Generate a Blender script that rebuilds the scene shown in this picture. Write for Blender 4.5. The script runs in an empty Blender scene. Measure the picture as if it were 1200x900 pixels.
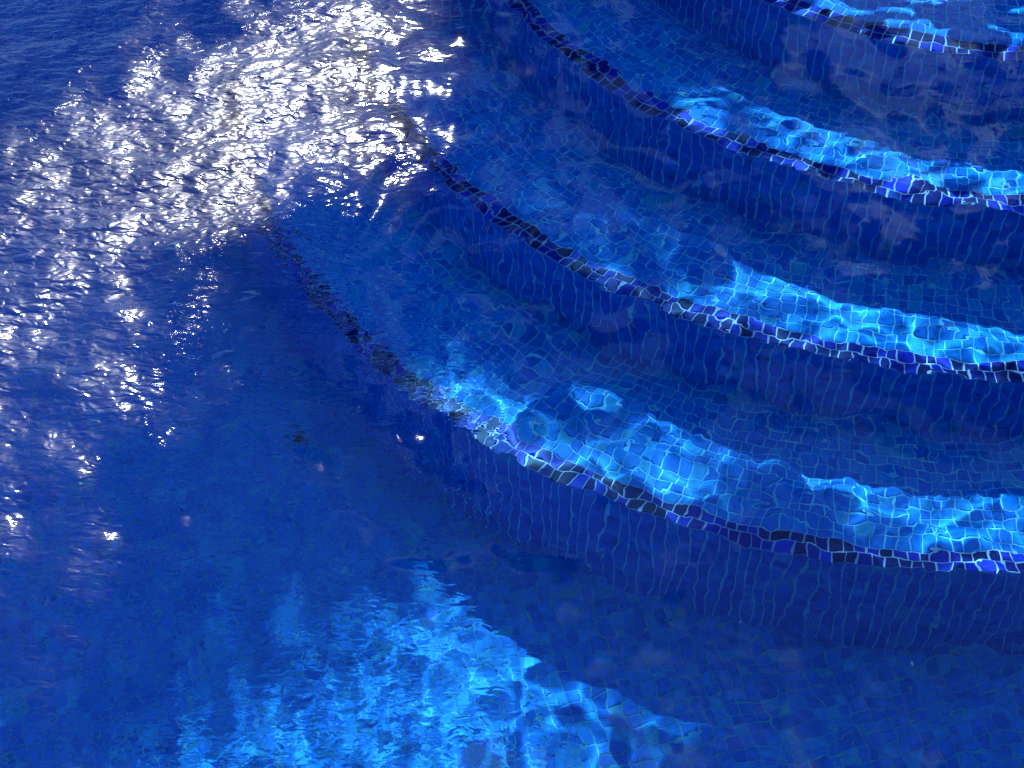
import bpy, bmesh, math, random
import numpy as np
from mathutils import Vector, Matrix

random.seed(7)
rng = np.random.default_rng(11)
sc = bpy.context.scene
R = math.radians

# ------------------------------------------------------------------ camera
CAM_H, PITCH, FPX = 1.7, 48.0, 1700.0
cam = bpy.data.cameras.new('Camera')
cam_ob = bpy.data.objects.new('Camera', cam)
sc.collection.objects.link(cam_ob)
sc.camera = cam_ob
cam_ob.location = (0, 0, CAM_H)
cam_ob.rotation_euler = (R(90 - PITCH), 0, 0)
cam.sensor_width = 36
cam.lens = 36 * FPX / 1200
cam.clip_start, cam.clip_end = 0.05, 2000

# ------------------------------------------------------------------ sky and sun
CLOUD_SHIFT = (0.485, -0.447)  # moves one added cloud to where the water mirrors it
SUN_EL, SUN_AZ = 43.5, -6.0          # degrees; azimuth from +Y, positive towards +X
world = bpy.data.worlds.new('World')
sc.world = world
world.use_nodes = True
wn = world.node_tree
bg = wn.nodes['Background']
sky = wn.nodes.new('ShaderNodeTexSky')
sky.sky_type = 'NISHITA'
sky.sun_disc = False
sky.sun_elevation = R(SUN_EL)
sky.sun_rotation = R(SUN_AZ)
sky.air_density, sky.dust_density, sky.ozone_density = 1.0, 0.0, 3.0
bg.inputs['Strength'].default_value = 0.11
# clouds added for pale reflections and relief in the water, on a flat layer
tcw = wn.nodes.new('ShaderNodeTexCoord')
sep = wn.nodes.new('ShaderNodeSeparateXYZ'); wn.links.new(tcw.outputs['Generated'], sep.inputs[0])
def wmath(op, a, b):
    n = wn.nodes.new('ShaderNodeMath'); n.operation = op
    for q, v in enumerate((a, b)):
        if isinstance(v, (int, float)): n.inputs[q].default_value = v
        else: wn.links.new(v, n.inputs[q])
    return n.outputs[0]
zc = wmath('ADD', wmath('MAXIMUM', sep.outputs[2], 0.0), 0.12)
cxy = wn.nodes.new('ShaderNodeCombineXYZ')
wn.links.new(wmath('ADD', wmath('DIVIDE', sep.outputs[0], zc), CLOUD_SHIFT[0]), cxy.inputs[0])
wn.links.new(wmath('ADD', wmath('DIVIDE', sep.outputs[1], zc), CLOUD_SHIFT[1]), cxy.inputs[1])
cn = wn.nodes.new('ShaderNodeTexNoise')
cn.inputs['Scale'].default_value = 2.6
cn.inputs['Detail'].default_value = 6
cn.inputs['Roughness'].default_value = 0.55
wn.links.new(cxy.outputs[0], cn.inputs['Vector'])
cm = wn.nodes.new('ShaderNodeMapRange')
cm.interpolation_type = 'SMOOTHSTEP'
cm.inputs['From Min'].default_value = 0.565
cm.inputs['From Max'].default_value = 0.66
wn.links.new(cn.outputs['Fac'], cm.inputs['Value'])
cmix = wn.nodes.new('ShaderNodeMix'); cmix.data_type = 'RGBA'
wn.links.new(cm.outputs[0], cmix.inputs['Factor'])
wn.links.new(sky.outputs[0], cmix.inputs['A'])
cmix.inputs['B'].default_value = (4.9, 7.0, 9.2, 1)
wn.links.new(cmix.outputs['Result'], bg.inputs['Color'])

sun = bpy.data.lights.new('sun', 'SUN')
sun.energy = 5.0
sun.angle = R(0.53)
sun.color = (1.0, 0.95, 0.87)
sun.cycles.is_caustics_light = True
sun_ob = bpy.data.objects.new('sun', sun)
sc.collection.objects.link(sun_ob)
sun_ob.rotation_euler = (R(90 - SUN_EL), 0, R(180 - SUN_AZ))
sun_ob.location = (-2, 9, 8)

sc.view_settings.view_transform = 'Standard'
sc.view_settings.look = 'None'
sc.view_settings.gamma = 1
sc.view_settings.use_curve_mapping = False
sc.view_settings.exposure = 1.55

cy = sc.cycles
cy.use_denoising = True
cy.max_bounces = 9
cy.transmission_bounces = 8
cy.diffuse_bounces = 3
cy.glossy_bounces = 4
cy.caustics_refractive = True
cy.caustics_reflective = True
cy.blur_glossy = 0.0
cy.sample_clamp_indirect = 4.0
cy.sample_clamp_direct = 0.0

# ------------------------------------------------------------------ geometry constants (metres, water level z = 0)
CIRC = [(1.177, 3.5, 0.965), (1.207, 3.587, 1.352), (1.08, 3.506, 1.569), (0.963, 3.322, 1.729)]   # nosing circles
RISE = 0.179
ZT = [0.12 + RISE * k for k in range(4)]     # depth of each tread
Z_FLOOR = ZT[3] + 0.295
PX0, PX1, PY0, PY1 = -4.6, 2.95, 0.32, 3.16  # inside of the basin
Z_DECK = 0.11
PITCH_T = 0.0255                             # mosaic pitch
IOR = 1.04
FLAT, FLAT_STIR = 0.25, 1.6
BUMP_FINE, BUMP_SOFT = 0.0090, 0.0044

# ------------------------------------------------------------------ helpers
def link(o):
    sc.collection.objects.link(o)
    return o

def tag(o, label=None, cat=None, group=None, kind=None):
    if label: o['label'] = label
    if cat: o['category'] = cat
    if group: o['group'] = group
    if kind: o['kind'] = kind
    return o

def receiver(o):
    o.cycles.is_caustics_receiver = True
    return o

def empty(name, loc=(0, 0, 0)):
    o = bpy.data.objects.new(name, None)
    o.empty_display_size = 0.1
    o.location = loc
    return link(o)

def child(o, parent):
    """Parent o (whose matrix_world is being given in world space) without an inverse."""
    m = o.matrix_basis.copy()
    o.parent = parent
    if parent is not None:
        o.matrix_basis = Matrix.Translation(-Vector(world_loc(parent))) @ m
    return o

def world_loc(o):
    v = Vector((0, 0, 0))
    while o is not None:
        v += o.location
        o = o.parent
    return v

def mesh_np(name, V, Fq, smooth=False):
    V = np.asarray(V, np.float32)
    Fq = np.asarray(Fq, np.int32)
    k = Fq.shape[1]
    me = bpy.data.meshes.new(name)
    me.vertices.add(len(V)); me.vertices.foreach_set('co', V.ravel())
    me.loops.add(Fq.size); me.loops.foreach_set('vertex_index', Fq.ravel())
    me.polygons.add(len(Fq))
    me.polygons.foreach_set('loop_start', np.arange(0, Fq.size, k, dtype=np.int32))
    me.polygons.foreach_set('loop_total', np.full(len(Fq), k, np.int32))
    me.polygons.foreach_set('use_smooth', np.full(len(Fq), smooth, bool))
    me.update(calc_edges=True)
    me.validate()
    return me

def obj(name, me, mat, parent=None):
    o = bpy.data.objects.new(name, me)
    if mat is not None and not me.materials:
        me.materials.append(mat)
    link(o)
    return child(o, parent) if parent is not None else o

def bm_obj(name, bm, mat, parent=None, smooth=False):
    me = bpy.data.meshes.new(name)
    bmesh.ops.recalc_face_normals(bm, faces=bm.faces)
    bm.to_mesh(me); bm.free()
    if smooth:
        me.polygons.foreach_set('use_smooth', [True] * len(me.polygons))
    return obj(name, me, mat, parent)

def add_box(bm, x0, x1, y0, y1, z0, z1, bevel=0.0):
    r = bmesh.ops.create_cube(bm, size=1)
    for v in r['verts']:
        v.co = Vector(((x0 + x1) / 2 + v.co.x * (x1 - x0), (y0 + y1) / 2 + v.co.y * (y1 - y0), (z0 + z1) / 2 + v.co.z * (z1 - z0)))
    if bevel:
        es = list({e for v in r['verts'] for e in v.link_edges})
        bmesh.ops.bevel(bm, geom=es, offset=bevel, segments=2, affect='EDGES', profile=0.6)

def box(name, b, mat, parent=None, bevel=0.0):
    bm = bmesh.new()
    add_box(bm, *b, bevel=bevel)
    return bm_obj(name, bm, mat, parent)

# ------------------------------------------------------------------ materials
def new_mat(name):
    m = bpy.data.materials.new(name)
    m.use_nodes = True
    nt = m.node_tree
    return m, nt, nt.nodes['Principled BSDF']

def ramp_node(nt, stops, interp='LINEAR'):
    n = nt.nodes.new('ShaderNodeValToRGB')
    n.color_ramp.interpolation = interp
    el = n.color_ramp.elements
    while len(el) < len(stops):
        el.new(0.5)
    for e, (p, c) in zip(el, stops):
        e.position = p
        e.color = (*c, 1)
    return n

def noise_node(nt, scale, detail=3, coord='Object'):
    t = nt.nodes.new('ShaderNodeTexCoord')
    n = nt.nodes.new('ShaderNodeTexNoise')
    n.inputs['Scale'].default_value = scale
    n.inputs['Detail'].default_value = detail
    nt.links.new(t.outputs[coord], n.inputs['Vector'])
    return n

def tile_material(name, stops, per_object, rough=0.45, spec=0.03):
    """Glazed mosaic: colour of each tile from a random number of its own, with a cloudy glaze."""
    m, nt, b = new_mat(name)
    if per_object:
        src = nt.nodes.new('ShaderNodeObjectInfo').outputs['Random']
    else:
        a = nt.nodes.new('ShaderNodeAttribute')
        a.attribute_name = 'tile_random'
        src = a.outputs['Fac']
    rp = ramp_node(nt, stops)
    nt.links.new(src, rp.inputs[0])
    geo = nt.nodes.new('ShaderNodeNewGeometry')
    nz = nt.nodes.new('ShaderNodeTexNoise')
    nz.inputs['Scale'].default_value = 90
    nz.inputs['Detail'].default_value = 4
    nt.links.new(geo.outputs['Position'], nz.inputs['Vector'])
    mp = nt.nodes.new('ShaderNodeMapRange')
    mp.inputs['From Min'].default_value = 0.3
    mp.inputs['From Max'].default_value = 0.7
    mp.inputs['To Min'].default_value = 0.72
    mp.inputs['To Max'].default_value = 1.28
    nt.links.new(nz.outputs['Fac'], mp.inputs['Value'])
    mul = nt.nodes.new('ShaderNodeVectorMath'); mul.operation = 'SCALE'
    nt.links.new(rp.outputs['Color'], mul.inputs[0])
    nt.links.new(mp.outputs[0], mul.inputs['Scale'])
    nt.links.new(mul.outputs[0], b.inputs['Base Color'])
    b.inputs['Roughness'].default_value = rough
    b.inputs['Specular IOR Level'].default_value = spec
    return m

def grout_material(name, c0, c1):
    m, nt, b = new_mat(name)
    geo = nt.nodes.new('ShaderNodeNewGeometry')
    nz = nt.nodes.new('ShaderNodeTexNoise')
    nz.inputs['Scale'].default_value = 14
    nz.inputs['Detail'].default_value = 6
    nt.links.new(geo.outputs['Position'], nz.inputs['Vector'])
    rp = ramp_node(nt, [(0.3, c0), (0.7, c1)])
    nt.links.new(nz.outputs['Fac'], rp.inputs[0])
    nt.links.new(rp.outputs[0], b.inputs['Base Color'])
    b.inputs['Roughness'].default_value = 0.9
    b.inputs['Specular IOR Level'].default_value = 0.1
    return m

FIELD = [(0.0, (0.002, 0.070, 0.37)), (0.25, (0.003, 0.084, 0.40)), (0.5, (0.004, 0.098, 0.42)),
         (0.8, (0.006, 0.120, 0.45)), (0.94, (0.012, 0.155, 0.44)), (1.0, (0.02, 0.17, 0.38))]
NOSE = [(0.0, (0.003, 0.003, 0.06)), (0.35, (0.004, 0.004, 0.11)), (0.65, (0.006, 0.006, 0.18)),
        (0.86, (0.010, 0.010, 0.28)), (0.96, (0.015, 0.018, 0.38)), (1.0, (0.012, 0.03, 0.22))]
M_field_o = tile_material('field_tile_glaze', FIELD, True)
M_field_s = tile_material('field_mosaic_glaze', FIELD, False)
M_nose_o = tile_material('nosing_tile_glaze', NOSE, True, 0.4, 0.04)
M_nose_s = tile_material('nosing_mosaic_glaze', NOSE, False, 0.4, 0.04)
M_grout = grout_material('step_grout', (0.09, 0.25, 0.48), (0.15, 0.34, 0.55))
M_grout_nose = grout_material('nosing_grout', (0.22, 0.21, 0.37), (0.32, 0.30, 0.47))
M_grout_riser = grout_material('riser_grout', (0.16, 0.36, 0.58), (0.24, 0.46, 0.66))
M_grout_floor = grout_material('floor_grout', (0.03, 0.15, 0.30), (0.06, 0.21, 0.36))

def water_material():
    m = bpy.data.materials.new('water_surface')
    m.use_nodes = True
    nt = m.node_tree
    nt.nodes.clear()
    L = nt.links.new
    def math_n(op, a, b):
        n = nt.nodes.new('ShaderNodeMath'); n.operation = op
        for q, v in enumerate((a, b)):
            if isinstance(v, (int, float)): n.inputs[q].default_value = v
            else: L(v, n.inputs[q])
        return n.outputs[0]
    def attr(name):
        n = nt.nodes.new('ShaderNodeAttribute'); n.attribute_name = name
        return n.outputs['Fac']
    stir, rip = attr('stirred'), attr('ripple')
    tc = nt.nodes.new('ShaderNodeTexCoord')
    def noise(scale, detail, rough=0.5, dist=0.0):
        n = nt.nodes.new('ShaderNodeTexNoise')
        n.inputs['Scale'].default_value = scale
        n.inputs['Detail'].default_value = detail
        n.inputs['Roughness'].default_value = rough
        n.inputs['Distortion'].default_value = dist
        L(vec, n.inputs['Vector'])
        return n.outputs['Fac']
    mpg = nt.nodes.new('ShaderNodeMapping')
    mpg.inputs['Scale'].default_value = (0.55, 1.0, 1.0)
    mpg.inputs['Rotation'].default_value = (0, 0, R(-8))
    L(tc.outputs['Object'], mpg.inputs['Vector'])
    vec = mpg.outputs[0]
    fine = noise(70, 1.5, 0.5, 0.5)         # capillary ripples of the stirred part
    vec = tc.outputs['Object']
    soft = noise(30, 1, 0.4, 0.2)          # soft dimples everywhere
    h = math_n('MULTIPLY', fine, math_n('MULTIPLY', rip, BUMP_FINE))
    h = math_n('ADD', h, math_n('MULTIPLY', soft, BUMP_SOFT))
    out = nt.nodes.new('ShaderNodeOutputMaterial')
    rf = nt.nodes.new('ShaderNodeBsdfRefraction')
    rf.inputs['Color'].default_value = (0.46, 0.91, 1.0, 1)
    rf.inputs['IOR'].default_value = IOR
    rf.inputs['Roughness'].default_value = 0.0
    bp = nt.nodes.new('ShaderNodeBump')
    bp.inputs['Distance'].default_value = 1.0
    L(h, bp.inputs['Height'])
    L(bp.outputs[0], rf.inputs['Normal'])
    gl = nt.nodes.new('ShaderNodeBsdfGlossy')
    gl.inputs['Color'].default_value = (0.84, 0.96, 1.0, 1)
    L(math_n('ADD', math_n('MULTIPLY', stir, 0.11), 0.03), gl.inputs['Roughness'])
    sh = nt.nodes.new('ShaderNodeBsdfGlossy')          # unresolved ripples: a broader silvery sheen
    sh.inputs['Roughness'].default_value = 0.32
    sh.inputs['Color'].default_value = (0.90, 0.93, 1.0, 1)
    # the mirror image follows the slopes more gently than the bent light does, except where stirred
    gn = nt.nodes.new('ShaderNodeNewGeometry')
    cb = nt.nodes.new('ShaderNodeCombineXYZ')
    k = math_n('ADD', math_n('MULTIPLY', stir, FLAT_STIR - FLAT), FLAT)
    L(k, cb.inputs[0]); L(k, cb.inputs[1]); cb.inputs[2].default_value = 1.0
    mu = nt.nodes.new('ShaderNodeVectorMath'); mu.operation = 'MULTIPLY'
    L(gn.outputs['Normal'], mu.inputs[0]); L(cb.outputs[0], mu.inputs[1])
    no = nt.nodes.new('ShaderNodeVectorMath'); no.operation = 'NORMALIZE'
    L(mu.outputs[0], no.inputs[0])
    b2 = nt.nodes.new('ShaderNodeBump')
    b2.inputs['Distance'].default_value = 1.0
    L(math_n('MULTIPLY', fine, math_n('MULTIPLY', stir, BUMP_FINE * 0.5)), b2.inputs['Height'])
    L(no.outputs[0], b2.inputs['Normal'])
    L(b2.outputs[0], gl.inputs['Normal']); L(b2.outputs[0], sh.inputs['Normal'])
    gm = nt.nodes.new('ShaderNodeMixShader')
    L(math_n('MULTIPLY', math_n('MULTIPLY', stir, stir), 0.62), gm.inputs[0]); L(gl.outputs[0], gm.inputs[1]); L(sh.outputs[0], gm.inputs[2])
    fr = nt.nodes.new('ShaderNodeFresnel')
    L(b2.outputs[0], fr.inputs['Normal'])
    fr.inputs['IOR'].default_value = 1.23
    mx = nt.nodes.new('ShaderNodeMixShader')
    L(fr.outputs[0], mx.inputs[0]); L(rf.outputs[0], mx.inputs[1]); L(gm.outputs[0], mx.inputs[2])
    L(mx.outputs[0], out.inputs['Surface'])
    return m
M_water = water_material()

def plain(name, c, rough=0.7, vary=0.25, scale=6.0, spec=0.3, bump=0.0):
    m, nt, b = new_mat(name)
    nz = noise_node(nt, scale, 5)
    lo = tuple(x * (1 - vary) for x in c); hi = tuple(min(1, x * (1 + vary)) for x in c)
    rp = ramp_node(nt, [(0.3, lo), (0.7, hi)])
    nt.links.new(nz.outputs['Fac'], rp.inputs[0])
    nt.links.new(rp.outputs[0], b.inputs['Base Color'])
    b.inputs['Roughness'].default_value = rough
    b.inputs['Specular IOR Level'].default_value = spec
    if bump:
        bp = nt.nodes.new('ShaderNodeBump')
        bp.inputs['Strength'].default_value = bump
        nt.links.new(nz.outputs['Fac'], bp.inputs['Height'])
        nt.links.new(bp.outputs[0], b.inputs['Normal'])
    return m

def wall_mosaic():
    m, nt, b = new_mat('basin_mosaic')
    t = nt.nodes.new('ShaderNodeTexCoord')
    sx = nt.nodes.new('ShaderNodeSeparateXYZ'); nt.links.new(t.outputs['Object'], sx.inputs[0])
    ad = nt.nodes.new('ShaderNodeMath'); ad.operation = 'ADD'
    nt.links.new(sx.outputs[0], ad.inputs[0]); nt.links.new(sx.outputs[1], ad.inputs[1])
    cb = nt.nodes.new('ShaderNodeCombineXYZ')
    nt.links.new(ad.outputs[0], cb.inputs[0]); nt.links.new(sx.outputs[2], cb.inputs[1])
    br = nt.nodes.new('ShaderNodeTexBrick')
    br.offset = 0.0
    br.inputs['Scale'].default_value = 1.0
    br.inputs['Brick Width'].default_value = PITCH_T
    br.inputs['Row Height'].default_value = PITCH_T
    br.inputs['Mortar Size'].default_value = 0.0015
    br.inputs['Color1'].default_value = (0.004, 0.06, 0.36, 1)
    br.inputs['Color2'].default_value = (0.008, 0.12, 0.46, 1)
    br.inputs['Mortar'].default_value = (0.2, 0.4, 0.55, 1)
    nt.links.new(cb.outputs[0], br.inputs['Vector'])
    nt.links.new(br.outputs['Color'], b.inputs['Base Color'])
    b.inputs['Roughness'].default_value = 0.35
    return m
M_wall = wall_mosaic()
M_stone = plain('coping_stone', (0.42, 0.37, 0.30), 0.8, 0.18, 9, bump=0.1)
M_paving = plain('deck_paving', (0.36, 0.32, 0.27), 0.85, 0.2, 4, bump=0.1)
M_lawn = plain('lawn', (0.055, 0.10, 0.025), 0.95, 0.5, 3, 0.1)
M_bark = plain('bark', (0.12, 0.085, 0.055), 0.95, 0.4, 14, 0.1, bump=0.5)
M_plaster = plain('house_plaster', (0.30, 0.26, 0.21), 0.9, 0.1, 2)
M_roof = plain('roof_tile', (0.20, 0.075, 0.045), 0.8, 0.3, 20)
M_frame = plain('window_frame', (0.10, 0.07, 0.05), 0.5, 0.1)
M_glass = plain('window_glass', (0.02, 0.025, 0.03), 0.05, 0.1, spec=0.6)

def leaf_material(name, c0, c1):
    m, nt, b = new_mat(name)
    a = nt.nodes.new('ShaderNodeAttribute'); a.attribute_name = 'tile_random'
    rp = ramp_node(nt, [(0, c0), (1, c1)])
    nt.links.new(a.outputs['Fac'], rp.inputs[0])
    nt.links.new(rp.outputs[0], b.inputs['Base Color'])
    b.inputs['Roughness'].default_value = 0.5
    tr = nt.nodes.new('ShaderNodeBsdfTranslucent')
    nt.links.new(rp.outputs[0], tr.inputs['Color'])
    mx = nt.nodes.new('ShaderNodeMixShader'); mx.inputs[0].default_value = 0.25
    out = nt.nodes['Material Output']
    nt.links.new(b.outputs[0], mx.inputs[1]); nt.links.new(tr.outputs[0], mx.inputs[2])
    nt.links.new(mx.outputs[0], out.inputs['Surface'])
    return m
M_leaf = leaf_material('leaf_green', (0.02, 0.045, 0.012), (0.06, 0.10, 0.025))
M_leaf2 = leaf_material('leaf_dark', (0.012, 0.03, 0.01), (0.04, 0.07, 0.02))

# ------------------------------------------------------------------ how a point under water shows in the camera's view
def refract_project(P):
    P = np.asarray(P, float)
    r = np.hypot(P[:, 0], P[:, 1]); d = np.maximum(-P[:, 2], 1e-4)
    lo = np.zeros_like(r); hi = r.copy()
    for _ in range(40):
        m = (lo + hi) / 2
        s1 = m / np.hypot(m, CAM_H); s2 = (r - m) / np.hypot(r - m, d)
        up = s1 > IOR * s2
        hi = np.where(up, m, hi); lo = np.where(up, lo, m)
    X = P[:, 0] / r * m; Y = P[:, 1] / r * m
    s, c = math.sin(R(PITCH)), math.cos(R(PITCH))
    zz = Y * c + CAM_H * s; yy = Y * s - CAM_H * c
    dist = np.hypot(m, CAM_H) + np.hypot(r - m, d)
    return 600 + FPX * X / zz, 450 - FPX * yy / zz, dist

def surface_at(px, py):
    """World point on the still water seen at a place of the photograph (1200 x 900)."""
    dx, dy = (px - 600) / FPX, (450 - py) / FPX
    s, c = math.sin(R(PITCH)), math.cos(R(PITCH))
    D = (dx, c + dy * s, -s + dy * c)
    t = CAM_H / -D[2]
    return D[0] * t, D[1] * t

# ------------------------------------------------------------------ mosaic tiles
# one tile: base ring, shoulder ring and slightly smaller top ring, 18 triangles
def tile_rings(w, h, depth, proud):
    c = 0.0011
    ring = lambda a, b, z: [(-a, -b, z), (a, -b, z), (a, b, z), (-a, b, z)]
    return np.array(ring(w / 2, h / 2, -depth) + ring(w / 2, h / 2, proud - 0.0007) + ring(w / 2 - c, h / 2 - c, proud))
TILE_F = np.array([[0, 1, 5, 4], [1, 2, 6, 5], [2, 3, 7, 6], [3, 0, 4, 7],
                   [4, 5, 9, 8], [5, 6, 10, 9], [6, 7, 11, 10], [7, 4, 8, 11], [8, 9, 10, 11]])

def mosaic_mesh(name, rings, pos, U, W, rnd):
    """Join tiles given by position, tangent U and normal W into one mesh with a random number each."""
    n = len(pos)
    Vv = np.cross(W, U)
    T = rings[None, :, :] * np.ones((n, 1, 1))
    V = pos[:, None, :] + T[..., 0:1] * U[:, None, :] + T[..., 1:2] * Vv[:, None, :] + T[..., 2:3] * W[:, None, :]
    Fq = (TILE_F[None] + (np.arange(n) * 12)[:, None, None]).reshape(-1, 4)
    me = mesh_np(name, V.reshape(-1, 3), Fq)
    at = me.attributes.new('tile_random', 'FLOAT', 'POINT')
    at.data.foreach_set('value', np.repeat(rnd, 12).astype(np.float32))
    return me

def jitter(pos, U, W, amp=0.00045, ang=0.022, tilt=0.010):
    """Hand-laid tiles: small shifts, turns and tilts."""
    n = len(pos)
    V = np.cross(W, U)
    a = rng.normal(0, ang, n)[:, None]
    U2 = U * np.cos(a) + V * np.sin(a)
    W2 = W + U * rng.normal(0, tilt, n)[:, None] + V * rng.normal(0, tilt, n)[:, None]
    W2 /= np.linalg.norm(W2, axis=1)[:, None]
    U2 -= W2 * (U2 * W2).sum(1)[:, None]
    U2 /= np.linalg.norm(U2, axis=1)[:, None]
    pos = pos + U * rng.normal(0, amp, n)[:, None] + V * rng.normal(0, amp, n)[:, None] + W * rng.normal(0, 0.00018, n)[:, None]
    return pos, U2, W2

def lay_tiles(parent, piece_name, field_name, rings, pos, U, W, mat_o, mat_s, limit=300, facing=True):
    """The `limit` tiles that show largest become pieces; the others are joined."""
    pos, U, W = jitter(pos, U, W)
    px, py, dist = refract_project(pos)
    inside = (px > -8) & (px < 1208) & (py > -8) & (py < 908)
    view = np.array([0, 0, CAM_H]) - pos
    view /= np.linalg.norm(view, axis=1)[:, None]
    size = np.where(inside, np.clip((view * W).sum(1), 0.01, 1) / dist ** 2, 0)
    order = np.argsort(-size)
    pick = [i for i in order[:limit] if size[i] > 0.004]
    proto = mesh_np(piece_name, rings, TILE_F)
    proto.materials.append(mat_o)
    org = np.array(world_loc(parent))
    for i in pick:
        o = bpy.data.objects.new(piece_name, proto)
        v = np.cross(W[i], U[i]); p = pos[i] - org
        o.matrix_basis = Matrix(((U[i][0], v[0], W[i][0], p[0]), (U[i][1], v[1], W[i][1], p[1]), (U[i][2], v[2], W[i][2], p[2]), (0, 0, 0, 1)))
        o.parent = parent
        o.cycles.is_caustics_receiver = True
        sc.collection.objects.link(o)
    rest = np.ones(len(pos), bool); rest[pick] = False
    if rest.any():
        me = mosaic_mesh(field_name, rings, pos[rest] - org, U[rest], W[rest], rng.random(rest.sum()))
        me.materials.append(mat_s)
        o = link(bpy.data.objects.new(field_name, me))
        o.parent = parent
        o['kind'] = 'stuff'
        receiver(o)

TW = 0.0227
R_FLAT = tile_rings(TW, TW, 0.003, 0.0012)
R_RISER = tile_rings(0.0214, 0.0243, 0.003, 0.0012)
R_NOSE = tile_rings(0.0224, 0.0228, 0.003, 0.0016)

def arc_limits(cx, cyy, rad):
    """Angles between which the circle lies in front of the back wall."""
    s = (PY1 - cyy) / rad
    a = math.asin(max(-1, min(1, s)))
    return math.pi - a, 2 * math.pi + a

STEP_LABEL = ['shallowest curved mosaic pool step with the smallest radius',
              'second shallowest curved mosaic pool step with dark nosing tiles',
              'second deepest curved mosaic pool step, below the two shallow ones',
              'deepest and widest curved mosaic pool step beside the floor']

def build_step(k):
    cx, cyy, rad = CIRC[k]
    z = -ZT[k]
    drop = RISE if k < 3 else Z_FLOOR - ZT[3]
    root = empty('pool_step', (cx, cyy, z - drop))
    tag(root, STEP_LABEL[k], 'step', 'curved steps going down into the pool')
    a0, a1 = arc_limits(cx, cyy, rad)
    # body: solid of grout-faced concrete
    n = 260
    aa = np.linspace(a0, a1, n)
    rr = rad - 0.0012
    top = np.stack([cx + rr * np.cos(aa), cyy + rr * np.sin(aa), np.full(n, z)], 1)
    bm = bmesh.new()
    zb = -Z_FLOOR - 0.1
    def prism(pts, z0, z1):
        vt = [bm.verts.new((p[0], min(p[1], PY1 + 0.002), z1)) for p in pts]
        vb = [bm.verts.new((p[0], min(p[1], PY1 + 0.002), z0)) for p in pts]
        bm.faces.new(vt)
        bm.faces.new(vb[::-1])
        for i in range(len(pts)):
            j = (i + 1) % len(pts)
            bm.faces.new((vt[i], vb[i], vb[j], vt[j]))
    prism(top, zb, z)
    receiver(bm_obj('step_body', bm, M_grout, root))
    # pale bedding strip under the two rows of dark nosing tiles
    bm = bmesh.new()
    ro, ri = rad - 0.0008, rad - 2 * PITCH_T - 0.0005
    zt, zl = z + 0.0004, z - 0.006
    for i in range(n - 1):
        c0, s0, c1, s1 = math.cos(aa[i]), math.sin(aa[i]), math.cos(aa[i + 1]), math.sin(aa[i + 1])
        P = lambda r, c, s, zz: bm.verts.new((cx + r * c, min(cyy + r * s, PY1), zz))
        bm.faces.new((P(ri, c0, s0, zt), P(ro, c0, s0, zt), P(ro, c1, s1, zt), P(ri, c1, s1, zt)))
        bm.faces.new((P(ro, c0, s0, zt), P(ro, c0, s0, zl), P(ro, c1, s1, zl), P(ro, c1, s1, zt)))
    bmesh.ops.remove_doubles(bm, verts=bm.verts, dist=1e-5)
    receiver(bm_obj('nosing_grout', bm, M_grout_nose, root))
    # pale joints of the riser
    bm = bmesh.new()
    rv = rad - 0.0009
    za, zb2 = z - 0.0065, z - drop + 0.0005
    for i in range(n - 1):
        q = [bm.verts.new((cx + rv * math.cos(a), min(cyy + rv * math.sin(a), PY1), zz)) for a, zz in ((aa[i], za), (aa[i], zb2), (aa[i + 1], zb2), (aa[i + 1], za))]
        bm.faces.new(q)
    bmesh.ops.remove_doubles(bm, verts=bm.verts, dist=1e-5)
    receiver(bm_obj('riser_grout', bm, M_grout_riser, root))
    # nosing tiles: two rows along the edge of the tread
    def ring_row(r, zc, phase, flat):
        m = int(abs(a1 - a0) * r / PITCH_T)
        a = a0 + (np.arange(m) + 0.5 + phase) * (a1 - a0) / (m + 1)
        p = np.stack([cx + r * np.cos(a), cyy + r * np.sin(a), np.full(m, zc)], 1)
        u = np.stack([-np.sin(a), np.cos(a), np.zeros(m)], 1)
        w = np.tile([0, 0, 1.0], (m, 1)) if flat else np.stack([np.cos(a), np.sin(a), np.zeros(m)], 1)
        ok = p[:, 1] < PY1 - 0.012
        return p[ok], u[ok], w[ok]
    A = ring_row(rad - PITCH_T / 2, z, 0.0, True)
    B = ring_row(rad - 1.5 * PITCH_T, z, 0.35, True)
    lay_tiles(root, 'nosing_tile', 'nosing_mosaic', R_NOSE, *[np.concatenate(q) for q in zip(A, B)], M_nose_o, M_nose_s)
    # tread
    rows = []
    ux, uy, ur = CIRC[k - 1] if k else (cx, PY1, -1)
    j = 2
    while rad - (j + 0.5) * PITCH_T > max(0.1, (ur - 0.35) if k else 0.1):
        p, u, w = ring_row(rad - (j + 0.5) * PITCH_T, z, 0.13 * (j % 3), True)
        if k:
            ok = np.hypot(p[:, 0] - ux, p[:, 1] - uy) > ur - 0.011
            p, u, w = p[ok], u[ok], w[ok]
        if len(p):
            rows.append((p, u, w))
        j += 1
    lay_tiles(root, 'tread_tile', 'tread_mosaic', R_FLAT, *[np.concatenate(q) for q in zip(*rows)], M_field_o, M_field_s)
    # riser
    rows = []
    m = int(drop / PITCH_T + 0.5)
    for j in range(m):
        rows.append(ring_row(rad - 0.0002, z - (j + 0.5) * PITCH_T - 0.0012, 0.0, False))
    lay_tiles(root, 'riser_tile', 'riser_mosaic', R_RISER, *[np.concatenate(q) for q in zip(*rows)], M_field_o, M_field_s)
    return root

# ------------------------------------------------------------------ basin
box_floor = box('pool_floor', (PX0 - 0.2, PX1 + 0.2, PY0 - 0.2, PY1 + 0.2, -Z_FLOOR - 0.25, -Z_FLOOR), M_grout_floor)
tag(box_floor, kind='structure')
receiver(box_floor)

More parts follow.
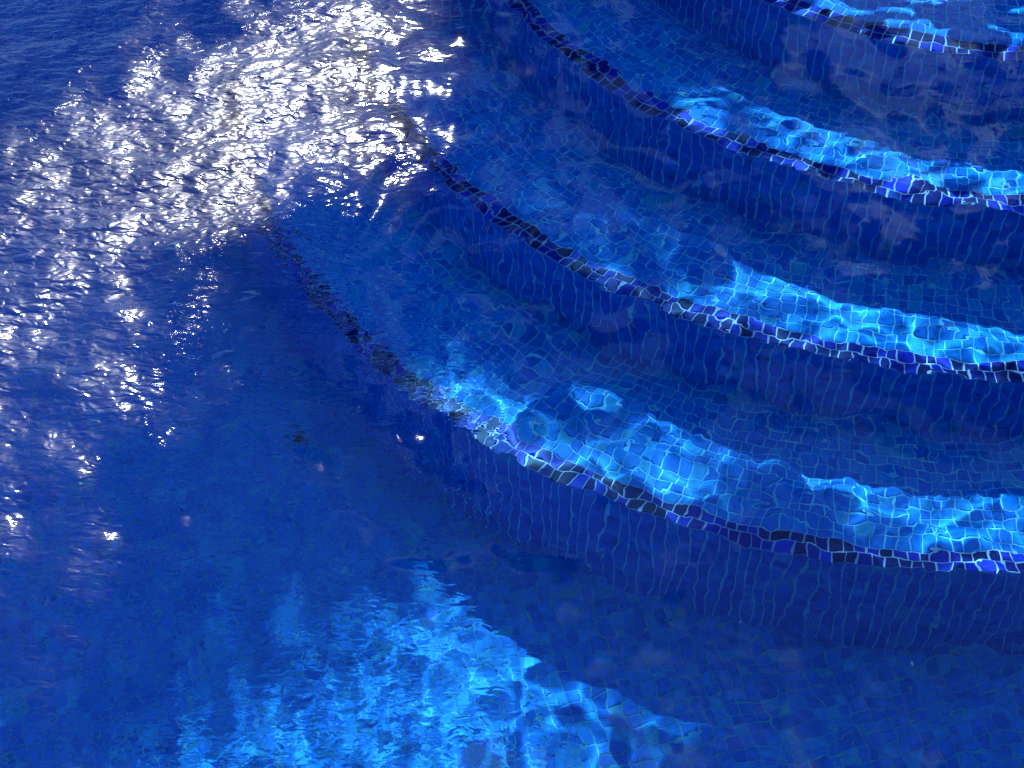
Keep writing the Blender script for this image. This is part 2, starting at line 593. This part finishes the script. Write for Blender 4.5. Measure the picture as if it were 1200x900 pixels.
def build_floor():
    g = R(13)
    u = np.array([math.cos(g), math.sin(g), 0]); v = np.array([-math.sin(g), math.cos(g), 0])
    m = 320
    i, j = np.meshgrid(np.arange(-m, m), np.arange(-m, m))
    p = (i.ravel()[:, None] * u + j.ravel()[:, None] * v) * PITCH_T
    p[:, 2] = -Z_FLOOR
    cx, cyy, rad = CIRC[3]
    ok = (p[:, 0] > -2.6) & (p[:, 0] < PX1 - 0.013) & (p[:, 1] > PY0 + 0.013) & (p[:, 1] < PY1 - 0.013)
    ok &= np.hypot(p[:, 0] - cx, p[:, 1] - cyy) > rad - 0.011
    p = p[ok]
    n = len(p)
    lay_tiles(box_floor, 'floor_tile', 'floor_mosaic', R_FLAT, p, np.tile(u, (n, 1)), np.tile([0, 0, 1.0], (n, 1)), M_field_o, M_field_s)
build_floor()
for k in range(4):
    build_step(k)

t = 0.22
walls = [('pool_wall', (PX0 - t, PX1 + t, PY1, PY1 + t, -Z_FLOOR - 0.2, Z_DECK - 0.05)),
         ('pool_wall', (PX0 - t, PX1 + t, PY0 - t, PY0, -Z_FLOOR - 0.2, Z_DECK - 0.05)),
         ('pool_wall', (PX0 - t, PX0, PY0 - 0.001, PY1 + 0.001, -Z_FLOOR - 0.2, Z_DECK - 0.05)),
         ('pool_wall', (PX1, PX1 + t, PY0 - 0.001, PY1 + 0.001, -Z_FLOOR - 0.2, Z_DECK - 0.05))]
for nm, b in walls:
    receiver(tag(box(nm, b, M_wall), kind='structure'))

# ground with an opening for the basin, paved deck and coping stones
def ring_sheet(name, outer, inner, z, mat, thick=0.0):
    (ax0, ax1, ay0, ay1), (bx0, bx1, by0, by1) = outer, inner
    bm = bmesh.new()
    o = [bm.verts.new(p) for p in ((ax0, ay0, z), (ax1, ay0, z), (ax1, ay1, z), (ax0, ay1, z))]
    i = [bm.verts.new(p) for p in ((bx0, by0, z), (bx1, by0, z), (bx1, by1, z), (bx0, by1, z))]
    for k in range(4):
        bm.faces.new((o[k], o[(k + 1) % 4], i[(k + 1) % 4], i[k]))
    ob = bm_obj(name, bm, mat)
    return tag(ob, kind='structure')
ring_sheet('lawn', (-400, 400, -400, 400), (PX0 - 2.2, PX1 + 2.2, PY0 - 4, PY1 + 1.6), Z_DECK - 0.03, M_lawn)
deck = ring_sheet('pool_deck', (PX0 - 2.3, PX1 + 2.3, PY0 - 4.1, PY1 + 1.7), (PX0 - t * 0.4, PX1 + t * 0.4, PY0 - t * 0.4, PY1 + t * 0.4), Z_DECK - 0.024, M_paving)
def coping():
    L, Wd, gap = 0.5, 0.32, 0.006
    me = None
    def stone(x0, x1, y0, y1):
        box('coping_stone', (x0, x1, y0, y1, Z_DECK - 0.046, Z_DECK), M_stone, deck, bevel=0.008)
    n = int(round((PX1 - PX0 + 2 * Wd) / L)); s = (PX1 - PX0 + 2 * Wd) / n
    for i in range(n):
        x = PX0 - Wd + i * s
        stone(x + gap / 2, x + s - gap / 2, PY1 - 0.03, PY1 + Wd)
        stone(x + gap / 2, x + s - gap / 2, PY0 - Wd, PY0 + 0.03)
    n = int(round((PY1 - PY0 - 0.06) / L)); s = (PY1 - PY0 - 0.06) / n
    for i in range(n):
        y = PY0 + 0.03 + i * s
        stone(PX0 - Wd, PX0 + 0.03, y + gap / 2, y + s - gap / 2)
        stone(PX1 - 0.03, PX1 + Wd, y + gap / 2, y + s - gap / 2)
coping()

# ------------------------------------------------------------------ water surface
def axis(lo, hi, f0, f1, fine, grow):
    """Fine spacing between f0 and f1, growing outwards."""
    mid = list(np.arange(f0, f1, fine))
    out = []
    x, d = f0, fine
    while x > lo:
        d = min(d * grow, 0.05); x -= d; out.append(max(x, lo))
    left = out[::-1]
    x, d = mid[-1], fine
    right = []
    while x < hi:
        d = min(d * grow, 0.05); x += d; right.append(min(x, hi))
    return np.array(left + mid + right)

def build_water():
    xs = axis(PX0 - 0.01, PX1 + 0.01, -1.15, 1.12, 0.0034, 1.05)
    ys = axis(PY0 - 0.01, PY1 + 0.01, 0.80, 3.00, 0.0034, 1.05)
    dx = np.gradient(xs); dy = np.gradient(ys)
    X, Y = np.meshgrid(xs, ys)
    SP = np.maximum(dx[None, :], dy[:, None])
    # where the water is stirred: towards -X, edge given as a line across the pool
    edge_px = [(545, -300), (520, -100), (490, 0), (462, 100), (425, 200), (395, 300), (400, 400), (345, 500), (270, 600), (190, 700), (120, 800), (60, 900)]
    ew = np.array([surface_at(*p) for p in edge_px])[::-1]
    xe = np.interp(Y, ew[:, 1], ew[:, 0])
    wob = 0.035 * np.sin(Y * 9 + 1) + 0.03 * np.sin(X * 13 + Y * 17)
    s = np.clip((xe + wob - X) / 0.46 + 0.45, 0, 1)
    rough = s * s * (3 - 2 * s)
    yw = np.array([surface_at(600, p)[1] for p in (900, 750, 600, 480, 380, 250)])
    rough *= np.interp(Y, yw, [0.28, 0.38, 0.52, 0.62, 0.70, 0.88])
    edge2 = [(610, -300), (600, -100), (550, 100), (560, 250), (600, 400), (660, 550), (740, 700), (790, 900)]
    ew2 = np.array([surface_at(*p) for p in edge2])[::-1]
    s2 = np.clip((np.interp(Y, ew2[:, 1], ew2[:, 0]) + wob - X) / 0.34, 0, 1)
    semi = s2 * s2 * (3 - 2 * s2)                     # fine ripple spreading out of the stirred part
    semi *= np.interp(Y, yw, [0.8, 0.8, 0.8, 0.85, 0.95, 1.0])
    h = np.zeros_like(X)
    def att(lam):
        return np.clip((lam / SP - 3.2) / 2.5, 0, 1)
    def add(lam, slope, ang, amp, circ=None):
        nonlocal h
        k = 2 * math.pi / lam
        ph = rng.uniform(0, 6.283)
        if circ is None:
            arg = k * (X * math.cos(ang) + Y * math.sin(ang))
        else:
            arg = k * np.hypot(X - circ[0], Y - circ[1])
        h += slope * 1.414 / k * np.sin(arg + ph) * amp * att(lam)
    def bundle(n, l0, l1, rms, amp, tilt=0.0, circ=None, spread=math.pi):
        w = []
        for i in range(n):
            lam = math.exp(rng.uniform(math.log(l0), math.log(l1)))
            w.append(lam)
        for lam in w:
            c = None
            if circ is not None:
                c = (circ[0] + rng.normal(0, 0.25), circ[1] + rng.normal(0, 0.25))
            # patches of stronger and weaker waves
            a, b = rng.uniform(0, 6.28), rng.uniform(2.0, 6.0)
            patch = 1 + 0.45 * np.sin(b * (X * math.cos(a) + Y * math.sin(a)) + rng.uniform(0, 6.28))
            add(lam, rms / math.sqrt(n), tilt + rng.uniform(-spread, spread), amp * patch, c)
    calm = 1 - 0.80 * rough
    bundle(26, 0.11, 0.30, 0.120, calm)
    bundle(40, 0.05, 0.10, 0.086, calm)
    bundle(24, 0.03, 0.05, 0.015, semi)
    src = surface_at(215, -210)
    bundle(26, 0.030, 0.070, 0.035, rough, circ=src)
    bundle(30, 0.030, 0.06, 0.015, rough)
    bundle(10, 0.06, 0.16, 0.03, rough)
    V = np.stack([X, Y, h], -1).reshape(-1, 3)
    ny, nx = X.shape
    idx = np.arange(ny * nx).reshape(ny, nx)
    Fq = np.stack([idx[:-1, :-1], idx[:-1, 1:], idx[1:, 1:], idx[1:, :-1]], -1).reshape(-1, 4)
    me = mesh_np('pool_water', V, Fq, smooth=True)
    for nm, arr in (('stirred', rough), ('ripple', semi)):
        at = me.attributes.new(nm, 'FLOAT', 'POINT')
        at.data.foreach_set('value', arr.ravel().astype(np.float32))
    o = obj('pool_water', me, M_water)
    o.cycles.is_caustics_caster = True
    tag(o, kind='structure')
    return o
build_water()

# ------------------------------------------------------------------ trees
def tube_chain(bm, pts, rads, seg=8):
    rings = []
    for i, p in enumerate(pts):
        p = Vector(p)
        d = (Vector(pts[min(i + 1, len(pts) - 1)]) - Vector(pts[max(i - 1, 0)])).normalized()
        a = d.orthogonal().normalized(); b = d.cross(a)
        rings.append([bm.verts.new(p + (a * math.cos(2 * math.pi * q / seg) + b * math.sin(2 * math.pi * q / seg)) * rads[i]) for q in range(seg)])
    for r0, r1 in zip(rings, rings[1:]):
        for q in range(seg):
            bm.faces.new((r0[q], r0[(q + 1) % seg], r1[(q + 1) % seg], r1[q]))
    bm.faces.new(rings[-1])

def leaves_mesh(name, centers, size, rnd_seed):
    g = np.random.default_rng(rnd_seed)
    n = len(centers)
    U = g.normal(size=(n, 3)); U /= np.linalg.norm(U, axis=1)[:, None]
    W = g.normal(size=(n, 3)) + np.array([0, 0, 0.6]); W -= U * (U * W).sum(1)[:, None]; W /= np.linalg.norm(W, axis=1)[:, None]
    Vv = np.cross(W, U)
    L = size * g.uniform(0.7, 1.35, n)[:, None]
    a = centers
    pts = [a, a + U * L * 0.35 + Vv * L * 0.28 + W * L * 0.06, a + U * L, a + U * L * 0.35 - Vv * L * 0.28 + W * L * 0.06]
    V = np.stack(pts, 1).reshape(-1, 3)
    Fq = np.arange(n * 4).reshape(n, 4)
    me = mesh_np(name, V, Fq)
    at = me.attributes.new('tile_random', 'FLOAT', 'POINT')
    at.data.foreach_set('value', np.repeat(g.random(n), 4).astype(np.float32))
    return me

def tree(label, base, lobes, leaf_n, leaf_size, mat, seed, group='trees behind the pool', cat='tree', trunk_r=0.16, tall=1.0, fork_at=None):
    """lobes: (centre, radii) ellipsoids of the crown, in world space."""
    g = np.random.default_rng(seed)
    lobes = [((c[0], c[1], c[2] * tall), (r[0], r[1], r[2] * tall)) for c, r in lobes]
    root = empty('garden_tree', base)
    tag(root, label, cat, group)
    bm = bmesh.new()
    b = Vector(base)
    cs = [Vector(c) for c, r in lobes]
    mean = sum(cs, Vector()) / len(cs)
    fork = b.lerp(Vector((mean.x, mean.y, mean.z)), 0.5)
    if fork_at: fork = Vector(fork_at)
    loc = lambda v: Vector(v) - b
    tube_chain(bm, [loc(b + Vector((0, 0, -0.05))), loc(b.lerp(fork, 0.5) + Vector((0.06, 0.03, 0))), loc(fork)], [trunk_r * 1.25, trunk_r, trunk_r * 0.8], 10)
    for c in cs:
        mid = fork.lerp(c, 0.5) + Vector(g.normal(0, 0.1, 3))
        tube_chain(bm, [loc(fork), loc(mid), loc(c)], [trunk_r * 0.6, trunk_r * 0.38, trunk_r * 0.15], 7)
        for q in range(4):
            e = c + Vector(g.normal(0, 0.18, 3))
            tube_chain(bm, [loc(mid.lerp(c, 0.6)), loc(e)], [trunk_r * 0.16, trunk_r * 0.05], 5)
    me = bpy.data.meshes.new('trunk'); bm.to_mesh(me); bm.free()
    tr = bpy.data.objects.new('trunk', me); me.materials.append(M_bark); link(tr); tr.parent = root
    tot = sum(r[0] * r[2] for c, r in lobes)
    pts = []
    for c, r in lobes:
        n = int(leaf_n * r[0] * r[2] / tot)
        ncl = max(6, n // 22)
        d = g.normal(size=(ncl, 3)); d /= np.linalg.norm(d, axis=1)[:, None]
        cl = np.array(c) + d * (g.random(ncl) ** 0.42)[:, None] * np.array(r)
        k = g.integers(0, ncl, n)
        pts.append(cl[k] + g.normal(size=(n, 3)) * min(r) * 0.13)
    me = leaves_mesh('crown', np.concatenate(pts) - np.array(base), leaf_size, seed + 1)
    me.materials.append(mat)
    cr = bpy.data.objects.new('crown', me); link(cr); cr.parent = root
    return root

# low spreading tree on the sun's side: its top edge shades the far left of the basin
tree('broad low leafy tree behind the pool, left of the dark trees', (-0.9, 7.2, Z_DECK - 0.03),
     [((-0.08, 7.0, 3.55), (0.22, 0.4, 0.42)), ((-0.34, 7.0, 3.64), (0.25, 0.4, 0.46)), ((-0.63, 7.0, 3.52), (0.30, 0.4, 0.42)),
      ((-0.90, 7.0, 3.70), (0.28, 0.4, 0.46)), ((-1.20, 7.0, 3.85), (0.28, 0.4, 0.56)), ((-1.54, 7.0, 3.92), (0.32, 0.45, 0.66)),
      ((-1.98, 7.0, 3.72), (0.40, 0.5, 0.78)), ((-0.4, 7.1, 2.9), (0.7, 0.6, 0.6)), ((-1.4, 7.1, 2.8), (0.8, 0.6, 0.7))],
     24000, 0.08, M_leaf, 21)
tree('added unseen tree whose crown blocks sun glints on the water', (1.4, 7.3, Z_DECK - 0.03),  # canopy added out of view, shaped to keep sun glints off the nearer water
     [((1.0, 7.2, 5.9), (0.7, 0.7, 0.7)), ((0.45, 7.0, 5.28), (0.4, 0.5, 0.55)), ((-0.14, 7.0, 5.09), (0.42, 0.5, 0.54)),
      ((-0.62, 7.0, 5.32), (0.35, 0.5, 0.50)), ((-0.95, 7.0, 5.38), (0.24, 0.4, 0.48)), ((-0.36, 7.0, 5.12), (0.28, 0.4, 0.5)), ((0.0, 7.2, 6.0), (0.8, 0.7, 0.6))],
     15000, 0.10, M_leaf2, 31, fork_at=(1.2, 7.3, 6.0), trunk_r=0.10)
tree('tall dark tree standing far back on the lawn', (2.0, 14.2, Z_DECK - 0.03),
     [((2.0, 14.0, 4.6), (1.2, 1.1, 1.6)), ((1.9, 14.0, 6.6), (1.35, 1.2, 1.6)), ((2.1, 14.0, 8.4), (1.3, 1.2, 1.3)), ((2.9, 14.0, 9.9), (1.2, 1.1, 1.0))],
     15000, 0.20, M_leaf2, 51, trunk_r=0.22)
tree('tall dark tree standing in front of the house', (4.4, 7.9, Z_DECK - 0.03),
     [((4.3, 7.8, 4.4), (1.2, 1.0, 1.4)), ((4.1, 7.9, 6.4), (1.2, 1.1, 1.4)), ((4.5, 7.9, 3.0), (1.2, 1.0, 1.1)), ((3.3, 7.9, 6.6), (1.2, 1.0, 1.0))],
     14000, 0.14, M_leaf2, 41)

# ------------------------------------------------------------------ house beyond the garden
def house():
    x0, x1, y0, y1, h = 7.1, 14.5, 11.0, 17.0, 5.4
    root = empty('house', ((x0 + x1) / 2, y0, Z_DECK - 0.03))
    tag(root, 'two storey plastered house with a tiled hip roof beyond the garden', 'house')
    box('wall', (x0, x1, y0, y1, Z_DECK - 0.05, h), M_plaster, root)
    bm = bmesh.new()
    e = 0.5
    v = [bm.verts.new(p) for p in ((x0 - e, y0 - e, h), (x1 + e, y0 - e, h), (x1 + e, y1 + e, h), (x0 - e, y1 + e, h), (x0 + 2.6, (y0 + y1) / 2, h + 2.2), (x1 - 2.6, (y0 + y1) / 2, h + 2.2))]
    for f in ((0, 1, 5, 4), (2, 3, 4, 5), (3, 0, 4), (1, 2, 5), (3, 2, 1, 0)):
        bm.faces.new([v[i] for i in f])
    bm_obj('roof', bm, M_roof, root)
    for zz in (1.0, 3.5):
        for xx in (7.9, 9.9, 11.9, 13.3):
            if zz == 1.0 and xx == 9.9:
                continue
            w = box('window', (xx, xx + 0.9, y0 - 0.04, y0 + 0.02, zz, zz + 1.3), M_frame, root)
            for p in (0, 1):
                box('pane', (xx + 0.06 + p * 0.41, xx + 0.43 + p * 0.41, y0 - 0.052, y0 - 0.03, zz + 0.07, zz + 1.23), M_glass, w)
    d = box('door', (9.9, 10.9, y0 - 0.05, y0 + 0.02, 0.1, 2.25), M_frame, root)
    box('handle', (10.72, 10.76, y0 - 0.10, y0 - 0.05, 1.05, 1.2), M_glass, d)
house()

# ------------------------------------------------------------------ small things lying in the pool
def floor_point(px, py, depth):
    x, y = surface_at(px, py)
    L = math.hypot(x, y); si = L / math.hypot(L, CAM_H) / IOR
    tn = si / math.sqrt(1 - si * si)
    return x + x / L * tn * depth, y + y / L * tn * depth

def fallen_leaf():
    x, y = floor_point(347, 511, Z_FLOOR)
    bm = bmesh.new()
    outline = [(-0.024, 0, 0.004), (-0.010, 0.0085, 0.002), (0.008, 0.0095, 0.001), (0.026, 0, 0.005), (0.008, -0.0095, 0.002), (-0.010, -0.0085, 0.001)]
    mid = [bm.verts.new((q, 0, 0.0005)) for q in (-0.010, 0.008)]
    o = [bm.verts.new(p) for p in outline]
    for f in ((o[0], mid[0], o[1]), (o[1], mid[0], mid[1], o[2]), (o[2], mid[1], o[3]), (o[3], mid[1], o[4]), (o[4], mid[1], mid[0], o[5]), (o[5], mid[0], o[0])):
        bm.faces.new(f)
    st = [bm.verts.new(p) for p in ((-0.024, 0.0007, 0.004), (-0.024, -0.0007, 0.004), (-0.038, -0.0005, 0.002), (-0.038, 0.0005, 0.002))]
    bm.faces.new(st)
    ob = bm_obj('fallen_leaf', bm, plain('dead_leaf', (0.03, 0.02, 0.012), 0.8, 0.3, 60))
    ob.location = (x, y, -Z_FLOOR + 0.004)
    ob.rotation_euler = (0, 0, 0.5)
    receiver(ob)
    tag(ob, 'dark sunken leaf lying on the deep pool floor', 'leaf')
fallen_leaf()
M_fleck = plain('white_grit', (0.75, 0.75, 0.72), 0.7, 0.1)
for (px, py), lab in (((865, 733), 'white grit speck at the foot of the deepest step'), ((1071, 777), 'white grit speck on floor out from the deepest step')):
    x, y = floor_point(px, py, Z_FLOOR)
    bm = bmesh.new()
    bmesh.ops.create_icosphere(bm, subdivisions=2, radius=0.0032)
    for v in bm.verts:
        v.co *= random.uniform(0.8, 1.2)
        v.co.z *= 0.6
    ob = bm_obj('grit_speck', bm, M_fleck)
    ob.location = (x, y, -Z_FLOOR + 0.003)
    receiver(ob)
    tag(ob, lab, 'grit', 'white specks on the pool floor')
